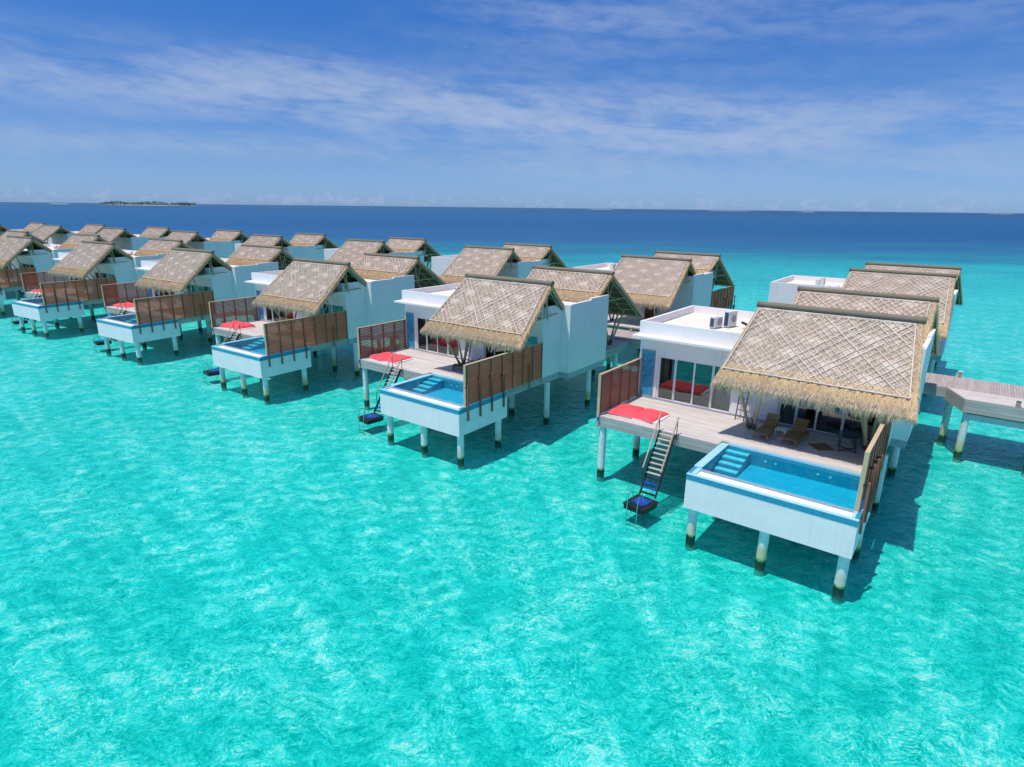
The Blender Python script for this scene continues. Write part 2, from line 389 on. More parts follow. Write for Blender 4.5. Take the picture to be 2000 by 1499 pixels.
# ---------------------------------------------------------------- thatched roof
def roof(parent, ry, rz, slope, out, yo, yi, xl, xr, fl, fs, latt_out, latt_in, lod, posts):
    """ridge at ry,rz ; out = -1/+1 long slope side; yo/yi horizontal run of long/short slope; fl = flare at the eave"""
    th = .24
    def FL(s, side): return fl*s/yo if side == out else fs*s/yi      # how far the side edges splay out
    def P(u, s, side, off=0.):   # u across 0..1, s = horizontal run, side -1/+1 in y
        e_ = FL(s, side); x = (xl-e_)+(xr-xl+2*e_)*u
        nz = 1/math.sqrt(1+slope*slope)
        return Vector((x, ry+side*(s+off*slope*nz), rz-slope*s+off*nz))
    run = {out: yo, -out: yi}
    mb = MB(); ub = MB()
    for side in (-1, 1):
        L = run[side]; nu, ns = 26, max(5, int(L*4))
        g = []
        for k in range(ns+1):
            s = L*k/ns; row = []
            for i in range(nu+1):
                u = i/nu; b = .05*(math.sin(u*23+s*3)+math.sin(u*11-s*7+1))*.5+random.uniform(-.007, .007)
                drop = 0 if s < L-.5 else -.16*((s-(L-.5))/.5)**2
                e = min(u, 1-u); rnd = -.10*max(0, 1-e/.04)**2
                row.append(P(u, s, side, b+drop+rnd))
            g.append(row)
        n0 = len(mb.v)
        for row in g: mb.v += [tuple(q) for q in row]
        for k in range(ns):
            for i in range(nu):
                a = n0+k*(nu+1)+i; q = (a, a+1, a+nu+2, a+nu+1)
                mb.f.append(q if side < 0 else q[::-1])
        # underside and edge faces
        c = [P(0, 0, side, -th), P(1, 0, side, -th), P(1, L, side, -th), P(0, L, side, -th)]
        q = c if side > 0 else c[::-1]; ub.quad(*q)
        mb.quad(P(0, L, side, -th), P(1, L, side, -th), P(1, L, side, -.1), P(0, L, side, -.1))
        for u in (0, 1): mb.quad(P(u, 0, side, -th), P(u, L, side, -th), P(u, L, side, -.1), P(u, 0, side, -.1))
    ro = mb.build('thatched_roof', M['thatch'], parent)
    ub.build('roof_underside', M['under'], ro)
    # straw lying on the slopes
    vs = []
    for side in (-1, 1):
        L = run[side]; n = int(L*7*520)
        u = rng.random(n); s = rng.random(n)*L
        e_ = FL(s, side); x = (xl-e_)+(xr-xl+2*e_)*u; nz = 1/math.sqrt(1+slope*slope)
        off = .02
        base = np.stack([x, ry+side*(s+off*slope*nz), rz-slope*s+off*nz], 1)
        dr = np.stack([rng.normal(0, .38, n), side*np.ones(n), -slope*np.ones(n)], 1); dr /= np.linalg.norm(dr, axis=1)[:, None]
        dr += np.stack([np.zeros(n), side*slope*nz*np.ones(n), nz*np.ones(n)], 1)*rng.uniform(.02, .16, n)[:, None]
        vs.append(blades(base, dr, rng.uniform(.14, .34, n), rng.uniform(.012, .026, n)))
    put('straw', tri_mesh('straw', np.concatenate(vs), M['thatch']), ro, kind='stuff')
    # fringe on eaves and gable edges
    vs = []
    nz = 1/math.sqrt(1+slope*slope)
    for side in (-1, 1):
        L = run[side]; n = 15000
        u = rng.random(n); dpt = rng.random(n)**.8; s = L-1.0*dpt+rng.normal(0, .04, n)
        s = np.minimum(s, L)
        e_ = FL(s, side); x = (xl-e_)+(xr-xl+2*e_)*u; wob = .05*np.sin(x*5)+.04*np.sin(x*13+1)
        off = .05-.20*rng.random(n)*(dpt < .25)
        base = np.stack([x, ry+side*(s+off*slope*nz), rz-slope*s+off*nz], 1)
        down = np.clip(1-dpt*1.7, 0, 1)
        dr = np.stack([rng.normal(0, .22, n), side*(1-.72*down), -slope-down*1.1], 1)+rng.normal(0, .08, (n, 3)); dr /= np.linalg.norm(dr, axis=1)[:, None]
        vs.append(blades(base, dr, rng.uniform(.26, .50, n)*(1+wob*3.5)*rng.uniform(.8, 1.25, n), rng.uniform(.012, .03, n)))
        for ue, sg in ((0, -1), (1, 1)):
            m_ = int(L*2600); s = rng.random(m_)*L; e_ = FL(s, side)
            x = (xl-e_) if ue == 0 else (xr+e_); x = x-sg*(rng.random(m_)**1.5)*.34
            off = -.24*rng.random(m_)+.05
            base = np.stack([x, ry+side*(s+off*slope*nz), rz-slope*s+off*nz], 1)
            dr = np.stack([sg*rng.uniform(.1, .8, m_), side*np.ones(m_)*.8, -slope*np.ones(m_)-.25], 1)+rng.normal(0, .12, (m_, 3)); dr /= np.linalg.norm(dr, axis=1)[:, None]
            vs.append(blades(base, dr, rng.uniform(.14, .32, m_), rng.uniform(.012, .028, m_)))
    put('straw_fringe', tri_mesh('straw_fringe', np.concatenate(vs), M['fringe']), ro, kind='stuff')
    # ridge roll
    rb = MB(); seg = 22; n = 10; pts = []
    for k in range(seg+1):
        x = xl-.12+(xr-xl+.24)*k/seg; r = .16+random.uniform(-.012, .012); ring = []
        for i in range(n):
            a = 2*math.pi*i/n; ring.append((x, ry+math.cos(a)*r*1.15, rz+.06+math.sin(a)*r))
        pts.append(ring)
    for ring in pts: rb.v += ring
    for k in range(seg):
        for i in range(n):
            j = (i+1) % n; rb.f.append((k*n+i, k*n+j, (k+1)*n+j, (k+1)*n+i))
    rb.f.append(tuple(range(n))); rb.f.append(tuple(range(seg*n, seg*n+n))[::-1])
    rb.build('ridge_roll', M['ridge'], ro, smooth=True)
    # lattice strips
    joined = MB()
    for side, s1 in ((out, latt_out), (-out, latt_in)):
        s0 = .22; X0, X1 = xl+.12, xr-.26
        def lim(s): e_ = FL(s, side); return X0-e_, X1+e_
        def pt(x, s, off): return Vector((x, ry+side*(s+off*slope*nz), rz-slope*s+off*nz))
        nrm = Vector((0, side*slope*nz, nz))
        strips = []
        sp = .385; ang = .95     # dx per ds
        for dsg in (-1, 1):
            x = X0-6
            while x < X1+6:
                # line x + dsg*ang*(s-s0), clipped to the trapezoid
                pts = []
                for k in range(61):
                    s = s0+(s1-s0)*k/60; xx = x+dsg*ang*(s-s0)*1.28; a, b = lim(s)
                    if a <= xx <= b: pts.append((xx, s))
                if len(pts) > 3:
                    j = random.uniform(-.03, .03)
                    cuts = [0.]; tt = random.uniform(.25, 1.3)
                    while tt < 1.: cuts.append(tt); tt += random.uniform(.35, 1.1)
                    cuts.append(1.); wd = random.choice((.018, .024, .026, .036))
                    for c0_, c1_ in zip(cuts[:-1], cuts[1:]):
                        gp = .0 if c1_ == 1. else random.choice((.0, .03, .07))
                        i0 = int(c0_*(len(pts)-1)); i1 = int((c1_-gp)*(len(pts)-1))
                        if i1-i0 < 3: continue
                        zo = .080+.010*(dsg > 0)+random.uniform(-.012, .003)
                        strips.append((pt(pts[i0][0]+j, pts[i0][1], zo), pt(pts[i1][0]-j, pts[i1][1], zo), wd))
                x += sp*random.uniform(.93, 1.07) if random.random() > .06 else sp*.35
        for s in (s0, s1): a, b = lim(s); strips.append((pt(a, s, .12), pt(b, s, .12), .04))
        strips.append((pt(lim(s0)[0], s0, .118), pt(lim(s1)[0], s1, .118), .04)); strips.append((pt(lim(s0)[1], s0, .118), pt(lim(s1)[1], s1, .118), .04))
        for a, b, wd in strips:
            if lod == 2: MB().bar(a, b, wd, .018, nrm).build('lattice_strip', M['strip'], ro)
            else: joined.bar(a, b, wd, .018, nrm)
        # dark ties under the lower strip
        tb = MB(); a, b = lim(s1)
        k = a
        while k < b:
            tb.bar(pt(k, s1+.05, .11), pt(k+.12, s1+.05, .11), .04, .02, nrm); k += .42
        tb.build('strip_tie', M['darkmetal'], ro, kind='stuff')
    if lod != 2: joined.build('lattice', M['strip'], ro, kind='stuff')
    # rafters and purlins under the thatch
    for side in (-1, 1):
        L = run[side]
        for i in range(7):
            u = .02+.96*i/6
            MB().tube(P(u, .05, side, -th-.06), P(u, L-.12, side, -th-.06), .045, .04, 6).build('rafter', M['bamboo'], ro)
        for k in range(int(L/.75)+1):
            s = .15+k*.75
            if s < L-.1: MB().tube(P(.005, s, side, -th-.14), P(.995, s, side, -th-.14), .035, .035, 6).build('purlin', M['bamboo'], ro)
        pb = MB()
        for i in range(40):
            u = .01+.98*i/39; pb.bar(P(u, .05, side, -th-.012), P(u, L-.05, side, -th-.012), .035, .012, (0, 0, 1))
        pb.build('thatch_batten', M['under'], ro, kind='stuff')
    # gable truss
    for u in (.03, .97):
        zc = rz-slope*min(yo, yi)-.1
        MB().tube(P(u, min(yo, yi)-.1, -1, -th-.1), P(u, min(yo, yi)-.1, 1, -th-.1), .05, .05, 6).build('tie_beam', M['bamboo'], ro)
        MB().tube(P(u, .0, 1, -th-.1), Vector((P(u, 0, 1).x, ry, zc-.3)), .05, .05, 6).build('king_post', M['bamboo'], ro)
        MB().tube(P(u, .7, out, -th-.1), Vector((P(u, 0, 1).x, ry, zc-.3)), .045, .045, 6).build('strut', M['bamboo'], ro)
    for (a, b) in posts:
        MB().tube(a, b, .085, .07, 8).build('bamboo_post', M['bamboo'], parent)
        a = Vector(a); b = Vector(b); d = (b-a).normalized()
        MB().tube(a+Vector((0, 0, .0)), a+d*.42, .098, .095, 8).build('post_sleeve', M['darkwood'], parent)
    return ro

DZ = 3.23
def make_villa(lod):
    t = empty('water_villa')
    # --- piles
    for x, y, top in [(.3, .45, 1.5), (3.35, .4, 1.5), (6.3, .4, 1.5), (6.3, 3.9, 1.5), (.3, 3.9, 1.5), (-6.4, 4.15, 2.62), (-6.2, 8.1, 2.62), (-1.2, 8.6, 2.62), (6.3, 9.3, 2.62), (6.45, 14.7, 2.62), (-3., 12., 2.62), (-6.2, 15.4, 2.62), (0, 12, 2.62), (3.3, 9.3, 2.62), (-1, 20.6, 2.62), (5.6, 20.6, 2.62), (2, 16, 2.62)]:
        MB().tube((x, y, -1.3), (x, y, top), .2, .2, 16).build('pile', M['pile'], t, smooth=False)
    # --- slab below the house
    MB().box(-6.55, 6.33, 8.60, 10.75, 2.62, 3.045).box(-6.55, 7.0, 10.755, 16.0, 2.62, 3.045).build('floor_slab', M['slab'], t)
    MB().box(-6.4, 6.15, 8.75, 15.85, 3.05, 3.22).build('interior_floor', M['intfloor'], t)
    # --- walls
    Z0, Z1 = 3.05, 7.8
    f0, f1 = 8.52, 8.70
    wb = MB()   # front wall round the openings
    wb.box(-6.6, -6.47, f0, f1, Z0, 7.3).box(-6.47, -5.60, f0, f1, 6.14, 7.3).box(-5.60, -5.43, f0, f1, Z0, 7.3).box(-6.47, -5.60, f0, f1, Z0, 3.32)
    wb.box(-5.43, -1.0, f0, f1, 5.92, 7.3).box(-5.43, -1.0, f0, f1, Z0, 3.24).box(-1.0, 1.35, f0, f1, Z0, 7.3)
    wb.box(1.35, 6.0, f0, f1, 5.92, 7.3).box(1.35, 6.0, f0, f1, Z0, 3.24).box(6.0, 6.38, f0, f1, Z0, 7.3)
    wb.build('front_wall', M['white'], t)
    MB().box(-6.6, -6.42, 8.705, 16.07, Z0, 7.8).build('side_wall', M['white'], t)
    wb = MB().box(6.18, 6.38, 8.705, 10.72, Z0, 7.8).box(6.18, 7.07, 10.725, 10.92, Z0, 7.75).box(6.87, 7.07, 10.925, 13.5, Z0, 7.8).box(6.87, 7.07, 13.505, 16.07, Z0, 7.92)
    wb.build('side_wall', M['white'], t, label='right side wall stepped out beyond the first bay')
    wb = MB().box(-6.415, -1.2, 15.87, 16.07, Z0, 7.8).box(-1.2, .1, 15.87, 16.07, 5.5, 7.8).box(.1, 2.2, 15.87, 16.07, Z0, 7.8).box(2.2, 3.5, 15.87, 16.07, 5.5, 7.8).box(3.5, 6.865, 15.87, 16.07, Z0, 7.8)
    wb.build('entrance_wall', M['white'], t)
    for x0 in (-1.2, 2.2):
        dd = MB().box(x0+.01, x0+1.29, 15.93, 16.0, 3.24, 5.49).build('entrance_door', M['door'], t)
        MB().tube((x0+1.1, 16.0, 4.3), (x0+1.1, 16.05, 4.3), .03).build('handle', M['steel'], dd)
    # --- roof, parapet, canopy
    MB().box(-6.415, 6.175, 8.35, 15.86, 7.18, 7.35).box(6.18, 6.86, 10.93, 15.86, 7.18, 7.35).build('flat_roof', M['roof'], t)
    MB().box(-6.6, .9, 8.27, 8.45, 7.09, 7.82).build('front_parapet', M['white'], t)
    MB().box(-6.6, -6.42, 8.455, 8.70, 7.31, 7.82).build('parapet_return', M['white'], t)
    MB().box(-6.72, 6.3, 7.56, 8.515, 6.96, 7.085).build('canopy', M['white'], t)
    MB().box(5.6, 6.38, 8.3, 8.5, 7.1, 7.8).build('parapet_return', M['white'], t)
    MB().box(-6.6, 6.2, 8.485, 8.515, 3.235, 3.335).build('grey_sill', M['greyframe2'], t)
    # --- blue shower panel in its grey frame
    pf = MB().box(-6.465, -6.41, f0-.03, f1-.02, 3.32, 6.14).box(-5.66, -5.605, f0-.03, f1-.02, 3.32, 6.14).box(-6.41, -5.66, f0-.03, f1-.02, 6.08, 6.14).box(-6.41, -5.66, f0-.03, f1-.02, 3.32, 3.38).build('shower_panel', M['greyframe'], t)
    MB().box(-6.405, -5.665, f0+.03, f1-.05, 3.385, 6.075).build('panel', M['bluepanel'], pf)
    MB().tube((-6.15, f0+.02, 5.6), (-6.15, f0-.14, 5.62), .018).tube((-6.15, f0-.14, 5.62), (-6.15, f0-.14, 5.57), .07).build('shower_head', M['steel'], pf)
    MB().tube((-6.1, f0+.02, 4.6), (-6.1, f0-.04, 4.6), .04).tube((-5.95, f0+.02, 4.6), (-5.95, f0-.04, 4.6), .04).build('tap', M['steel'], pf)
    # --- sliding doors
    def doors(xs):
        fr = MB(); a, b = xs[0], xs[-1]
        fr.box(a, b, f0+.04, f1-.04, 5.84, 5.915).box(a, b, f0+.04, f1-.04, 3.245, 3.31)
        for x in (a, b-.07): fr.box(x, x+.07, f0+.04, f1-.04, 3.312, 5.838)
        o = fr.build('sliding_door', M['frame'], t)
        for i, (p, q) in enumerate(zip(xs[:-1], xs[1:])):
            yk = f0+.07+.045*(i % 2)
            p_ = p+(.07 if i == 0 else 0); q_ = q-(.07 if i == len(xs)-2 else 0)
            MB().box(p_, p_+.055, yk, yk+.035, 3.315, 5.835).box(q_-.055, q_, yk, yk+.035, 3.315, 5.835).box(p_+.056, q_-.056, yk, yk+.035, 3.315, 3.37).box(p_+.056, q_-.056, yk, yk+.035, 5.78, 5.835).build('sash', M['frame'], o)
            MB().box(p_+.057, q_-.057, yk+.012, yk+.022, 3.372, 5.778).build('pane', M['pane'], o)
        return o
    doors([-5.42, -4.38, -3.27, -2.2, -1.01]); doors([1.36, 2.25, 3.2, 4.4, 5.99])
    # --- interior partitions
    MB().box(.0, .12, 8.72, 15.8, 3.23, 7.17).build('interior_wall', M['intwall'], t)
    MB().box(-6.41, -.01, 13.0, 13.1, 3.23, 7.17).build('interior_wall', M['intwall'], t)
    MB().box(.13, 6.1, 12.4, 12.5, 3.23, 7.17).build('interior_wall', M['intwall'], t)
    MB().box(-6.40, -6.3, 8.72, 12.99, 3.23, 7.17).build('interior_wall', M['intwall'], t)
    # --- deck
    y = 3.9; ys = []
    while y < 8.50: ys.append(y); y += .1425
    jd = MB()
    for i, yy in enumerate(ys):
        x1 = -.02 if yy < 4.43 else 6.25
        mb = MB() if lod == 2 else jd
        z = DZ+random.uniform(-.003, .003)
        mb.box(-6.55, x1, yy, yy+.134, DZ-.035, z)
        if lod == 2: mb.build('deck_plank', M['deck'], t)
    if lod != 2: jd.build('deck_planks', M['deck'], t, kind='stuff')
    MB().box(-6.5, -.03, 3.95, 8.5, 2.95, 3.19).box(-.025, 6.2, 4.45, 8.5, 2.9, 3.19).build('deck_underlay', M['fasciay'], t)
    for k in range(3):
        z = 2.62+k*.2
        MB().box(-6.60, -.005, 3.86, 3.895, z+.006, z+.195).build('fascia_board', M['fascia'], t)
        MB().box(6.26, 6.30, 4.36, 8.5, z+.006, z+.195).build('fascia_board', M['fasciay'], t)
        MB().box(-6.64, -6.605, 3.86, 8.5, z+.006, z+.195).build('fascia_board', M['fasciay'], t)
    MB().box(-6.66, -6.52, 3.80, 3.855, 2.55, 3.30).build('corner_post', M['fascia'], t)
    MB().box(-6.60, -6.46, 3.775, 3.80, 2.98, 3.16).build('blue_marker', M['blue'], t)
    # --- plunge pool
    pw = MB()
    pw.box(0, 6.56, 0, .16, 1.5, 2.84).box(0, .16, .165, 4.45, 1.5, 2.84).box(6.40, 6.56, .165, 4.45, 1.5, 2.84).box(.165, 6.395, 4.35, 4.445, 1.5, 3.13).box(.165, 6.395, .165, 4.195, 1.5, 1.68)
    po = pw.build('plunge_pool', M['white'], t)
    mo = MB().box(-.012, 6.572, -.012, .15, 2.845, 3.07).box(-.012, .15, .155, 4.2, 2.845, 3.13).box(6.41, 6.572, .155, 4.35, 2.845, 3.13)
    mo.build('mosaic_band', M['mosaic'], po)
    MB().box(-.012, 6.572, -.012, .17, 3.075, 3.10).build('outer_lip', M['coping'], po)
    MB().box(.18, 6.38, .18, .665, 2.80, 3.06).build('pebble_gutter', M['pebble'], po)
    MB().box(.15, 6.40, .67, .85, 1.70, 3.105).build('weir_wall', M['grille'], po)
    MB().box(-.012, .34, .86, 4.35, 3.135, 3.175).box(.345, 6.572, 4.29, 4.42, 3.135, 3.238).box(6.30, 6.572, .86, 4.285, 3.135, 3.17).box(-.012, .34, .175, .855, 3.09, 3.125).box(6.30, 6.572, .175, .855, 3.09, 3.125).build('coping', M['coping'], po)
    MB().box(.165, 6.395, .86, 4.345, 1.69, 2.45).build('basin_floor', M['pooltile'], po)
    MB().box(.165, .33, .86, 4.345, 2.455, 3.13).box(6.31, 6.395, .86, 4.345, 2.455, 3.13).box(.335, 6.305, 4.285, 4.345, 2.455, 3.13).build('basin_wall', M['shaded_pooltile'], po)
    for k in range(4):
        y1 = 4.28-.5*k; MB().box(.335, 1.40-.0*k, y1-.5, y1-.004, 2.455, 2.98-.12*k).build('pool_step', M['shaded_pooltile'], po)
        MB().box(.345, 1.385, y1-.40, y1-.10, 2.984-.12*k, 2.992-.12*k).build('step_tread', M['poolstep'], po)
    for x in (2.1, 2.55, 4.35, 4.85, 6.1):
        MB().tube((x, 4.284, 2.78), (x, 4.262, 2.78), .06, .06, 12).build('pool_light', M['whitecloth'], po)
    MB().tube((5.75, 2.0, 2.455), (5.75, 2.0, 2.47), .22, .24, 20).build('drain_cover', M['whitecloth'], po)
    MB().quad((.335, .855, 3.108), (6.305, .855, 3.108), (6.305, 4.28, 3.108), (.335, 4.28, 3.108)).build('pool_water', M['poolwater'], po)
    # --- entrance deck towards the jetty
    jd = MB(); y = 16.12
    while y < 22.0:
        jd.box(-1.5, 6.1, y, y+.134, DZ-.03, DZ); y += .142
    jd.build('entrance_planks', M['deck'], t, kind='stuff')
    MB().box(-1.45, 6.05, 16.15, 22., 2.9, 3.195).build('deck_underlay', M['fasciay'], t)
    for k in range(3):
        z = 2.62+k*.2
        MB().box(6.105, 6.14, 16.1, 20.4, z+.006, z+.195).build('fascia_board', M['fasciay'], t)
        MB().box(-1.54, -1.505, 16.1, 22.0, z+.006, z+.195).build('fascia_board', M['fasciay'], t)
    MB().box(1.2, 4.6, 19.4, 22.2, 3.235, 3.36).build('entrance_step', M['deck'], t)
    # --- roofs
    if lod >= 0:
        roof(t, 8.66, 9.32, .80, -1, 4.1, 2.4, -.2, 6.82, .62, -.38, 3.42, 1.7, lod,
             [((.42, 7.1, DZ), (.05, 5.3, 6.35)), ((.52, 7.25, DZ), (.9, 8.1, 6.95)), ((.66, 7.1, DZ), (1.3, 5.6, 6.55)),
              ((5.65, 7.6, DZ), (5.5, 5.4, 6.4)), ((5.75, 8.0, DZ), (6.1, 6.6, 7.3)), ((5.7, 7.7, DZ), (5.0, 6.0, 6.85))])
        roof(t, 16.9, 9.33, .72, 1, 5.1, 2.5, -.2, 6.8, .35, 0., 4.2, 1.75, lod,
             [((5.3, 19.9, DZ), (4.9, 18.6, 7.7)), ((5.35, 20.0, DZ), (6.0, 21.0, 6.2)), ((5.25, 20.05, DZ), (5.3, 21.3, 5.9)),
              ((.5, 19.9, DZ), (.9, 18.6, 7.7)), ((.45, 20.0, DZ), (.0, 21.0, 6.2))])
    return t

# ---------------------------------------------------------------- fences
def make_fence(kind):
    t = empty('slatted_fence')
    if kind == 'left':
        x, y0, y1, z0, z1 = -6.60, 3.92, 8.5, 3.25, 5.50; sm = M['slat_l']; bt = [4.0, 5.12, 6.24, 7.36, 8.42]; xo = .05
    else:
        x, y0, y1, z0, z1 = 6.36, .80, 8.48, 3.14, 5.48; sm = M['slat_r']; bt = [.9, 1.98, 3.05, 4.12, 5.2, 6.28, 7.36, 8.40]; xo = .05
    h = .098; n = int((z1-z0)/.108)
    tl = R(12 if kind == 'left' else 40); hw_ = h*(.39 if kind == 'left' else .55); c_, s_ = math.cos(tl), math.sin(tl)
    def cr(a, b): return (a*c_-b*s_, a*s_+b*c_+h/2)          # louvred cross-section, outer face tilted up
    q = [cr(-.007, -hw_), cr(.007, -hw_), cr(.007, hw_), cr(-.007, hw_)]
    me = MB().hexa([(q[0][0], 0, q[0][1]), (q[1][0], 0, q[1][1]), (q[1][0], y1-y0, q[1][1]), (q[0][0], y1-y0, q[0][1]), (q[3][0], 0, q[3][1]), (q[2][0], 0, q[2][1]), (q[2][0], y1-y0, q[2][1]), (q[3][0], y1-y0, q[3][1])]).mesh('slat', sm)
    for k in range(n):
        put('slat', me, t, loc=(x, y0, z0+k*(z1-z0)/n+.01))
    for i, y in enumerate(bt):
        MB().box(x+.040, x+.075, y-.035, y+.035, z0-.03, z1).build('batten', M['batten'], t)
        MB().box(x-.065, x-.040, y-.03, y+.03, z0+.0, z1).build('batten', M['batten'], t)
    MB().box(x-.07, x+.08, y0-.04, y1, z1+.004, z1+.045).build('cap_rail', M['caprail'], t)
    MB().box(x-.072, x+.085, y0-.085, y0-.042, z0-.1, z1+.045).build('end_post', M['caprail'], t)
    if kind == 'right':
        for y, zt in zip((.73, 1.82, 2.9, 4.04), (4.38, 4.72, 4.6, 4.4)):
            MB().box(6.578, 6.66, y-.05, y+.05, 2.28, zt).build('lower_post', M['batten'], t)
            MB().box(6.43, 6.575, y-.03, y+.03, zt-.2, zt-.1).build('bracket', M['darkmetal'], t)
        MB().box(6.432, 6.50, 6.9, 7.0, 2.7, 4.4).build('lower_post', M['batten'], t)
    return t

# ---------------------------------------------------------------- stairs down to the float
def make_stairs():
    t = empty('swim_stairs')
    top = Vector((0, 3.78, 3.2)); bot = Vector((0, 1.95, .42)); xs = (-2.98, -2.16)
    for i, x in enumerate(xs):
        MB().bar((x, top.y, top.z), (x, bot.y, bot.z), .05, .15, (0, 1, 1)).build('stringer', M['darkmetal'], t)
        MB().bar((x+(-.06 if i == 0 else .06), top.y+.12, 4.12), (x+(-.06 if i == 0 else .06), 2.25, 1.72), .06, .05, (0, 1, 1)).build('handrail', M['rail'], t)
        xx = x+(-.06 if i == 0 else .06)
        MB().tube((xx, 3.84, 2.9), (xx, 3.84, 4.08), .022).build('rail_post', M['darkmetal'], t)
        MB().tube((xx, 2.28, .9), (xx, 2.28, 1.74), .02).build('rail_post', M['darkmetal'], t)
    for k in range(13):
        f = (k+.4)/13; y = top.y+(bot.y-top.y)*f; z = top.z+(bot.z-top.z)*f
        mt = M['treadw'] if k < 9 else (M['darkmetal'] if k == 9 else M['blue'] if k in (10, 11) else M['black'])
        MB().box(xs[0]+.03, xs[1]-.03, y-.09, y+.06, z-.015, z+.015).build('tread', mt, t)
    return t
def make_float():
    t = empty('swim_float')
    MB().box(-.55, .55, -.62, .62, .0, .24).build('platform', M['black'], t)
    MB().box(-.6, .6, -.67, .67, .245, .29).build('rim', M['black'], t)
    MB().box(-.36, .36, -.3, .45, .295, .315).build('mat', M['blue'], t)
    for x in (-.28, .28):
        MB().path([(x, -.25, .3), (x, -.3, .82), (x, -.45, .95), (x, -.66, .85), (x, -.75, .3), (x, -.78, -.9)], .022).build('grab_rail', M['steel'], t)
    for z in (-.2, -.5): MB().tube((-.28, -.77, z), (.28, -.77, z), .022).build('rung', M['steel'], t)
    return t

# ---------------------------------------------------------------- furniture
def cushion(w_, d_, h_, name='floor_cushion', m=None, seed=1, n=22):
    rr = random.Random(seed); ph = [rr.uniform(0, 6) for _ in range(6)]
    mb = MB()
    def z(u, v):
        e = max(0, (1-abs(u)**3.2))*max(0, (1-abs(v)**3.2)); w = .10*math.sin(5*u+ph[0]+2*v)+.08*math.sin(7*v+ph[1]-3*u)+.05*math.sin(13*u+ph[2])*math.cos(9*v+ph[3])
        return h_*(e**.42)*(.82+w)
    for top in (1, 0):
        k = len(mb.v)
        for i in range(n+1):
            for j in range(n+1):
                u = -1+2*i/n; v = -1+2*j/n
                pin = 1-.05*(1-abs(u*v)); X = u*w_/2*(1-.05*math.cos(v*1.5)); Y = v*d_/2*(1-.05*math.cos(u*1.5))
                mb.v.append((X, Y, z(u, v) if top else .002))
        for i in range(n):
            for j in range(n):
                a = k+i*(n+1)+j; q = (a, a+n+1, a+n+2, a+1); mb.f.append(q if top else q[::-1])
    return mb.build(name, m or M['red'], smooth=True)
def make_lounger(m):
    t = empty('sun_lounger')
    for x in (-.33, .33):
        MB().box(x-.025, x+.025, -1.0, 1.0, .24, .31).build('side_rail', m, t)
        for y in (-.95, .85): MB().box(x-.03, x+.03, y-.03, y+.03, 0, .235).build('leg', m, t)
    for k in range(12):
        y = -.98+k*.105; MB().box(-.30, .30, y, y+.088, .30, .325).build('seat_slat', m, t)
    for x in (-.27, .27): MB().bar((x, .28, .33), (x, .92, .83), .04, .03, (0, -1, 1)).build('back_rail', m, t)
    for k in range(8):
        f = (k+.5)/8; MB().bar((-.31, .28+.64*f-.02, .34+.5*f+.02), (.31, .28+.64*f-.02, .34+.5*f+.02), .075, .02, (0, -.62, .78)).build('back_slat', m, t)
    MB().bar((0, .95, .1), (0, .7, .6), .5, .02, (0, 1, 0)).build('back_support', m, t)
    MB().box(-.3, .3, -.975, -.94, .06, .10).build('stretcher', m, t)
    return t
def make_side_table():
    t = empty('side_table')
    MB().box(-.24, .24, -.24, .24, .42, .45).build('table_top', M['frame'], t)
    for x in (-.22, .22):
        for y in (-.22, .22): MB().box(x-.014, x+.014, y-.014, y+.014, 0, .418).build('leg', M['frame'], t)
    MB().box(-.205, .205, -.234, -.206, .0, .028).box(-.205, .205, .206, .234, .0, .028).build('stretcher', M['frame'], t)
    return t
def make_ladder():
    t = empty('leaning_ladder')
    for x in (-.22, .22): MB().bar((x, -.35, 0), (x, .16, 1.95), .045, .05, (0, 1, 0)).build('side_rail', M['purple'], t)
    for k in range(6):
        f = .12+k*.155; MB().tube((-.22, -.35+.51*f, 1.95*f), (.22, -.35+.51*f, 1.95*f), .02).build('rung', M['purple'], t)
    return t
def make_round_table():
    t = empty('round_table')
    MB().tube((0, 0, .74), (0, 0, .765), .58, .58, 32).build('table_top', M['glassdark'], t)
    for k in range(4):
        a = math.pi/4+k*math.pi/2; c, s = math.cos(a), math.sin(a)
        MB().path([(c*.42, s*.42, .735), (c*.5, s*.5, .02)], .022).build('leg', M['darkmetal'], t)
    for k in range(2):
        a = math.pi/4+k*math.pi/2; c, s = math.cos(a), math.sin(a)
        MB().tube((c*.5, s*.5, .02+.045*k), (-c*.5, -s*.5, .02+.045*k), .022).build('cross_bar', M['darkmetal'], t)
    return t
def make_chair():
    t = empty('lounge_chair')
    MB().box(-.28, .28, -.26, .26, .40, .45).build('seat', M['darkwood'], t)
    MB().bar((0, .26, .45), (0, .42, 1.0), .54, .04, (0, 1, 0)).build('backrest', M['darkwood'], t)
    for x in (-.26, .26):
        MB().bar((x, -.25, 0), (x, -.22, .40), .03, .03, (0, 1, 0)).build('leg', M['darkmetal'], t)
        MB().bar((x, .3, 0), (x, .24, .40), .03, .03, (0, 1, 0)).build('leg', M['darkmetal'], t)
        MB().bar((x, -.25, .62), (x, .32, .62), .04, .03).build('armrest', M['darkwood'], t)
    return t
def make_ac(h=.62):
    t = empty('air_conditioner')
    MB().box(-.4, .4, -.16, .16, .08, h+.08).build('casing', M['acwhite'], t)
    MB().box(-.405, -.402, -.13, .13, .12, h+.03).box(-.3, .3, .162, .17, .12, h+.03).build('coil', M['navy'], t)
    MB().tube((.08, -.162, h/2+.08), (.08, -.18, h/2+.08), .22, .22, 20).build('fan_grille', M['greyframe'], t)
    for x in (-.3, .3): MB().box(x-.03, x+.03, -.18, .18, 0, .078).build('foot', M['slab'], t)
    return t
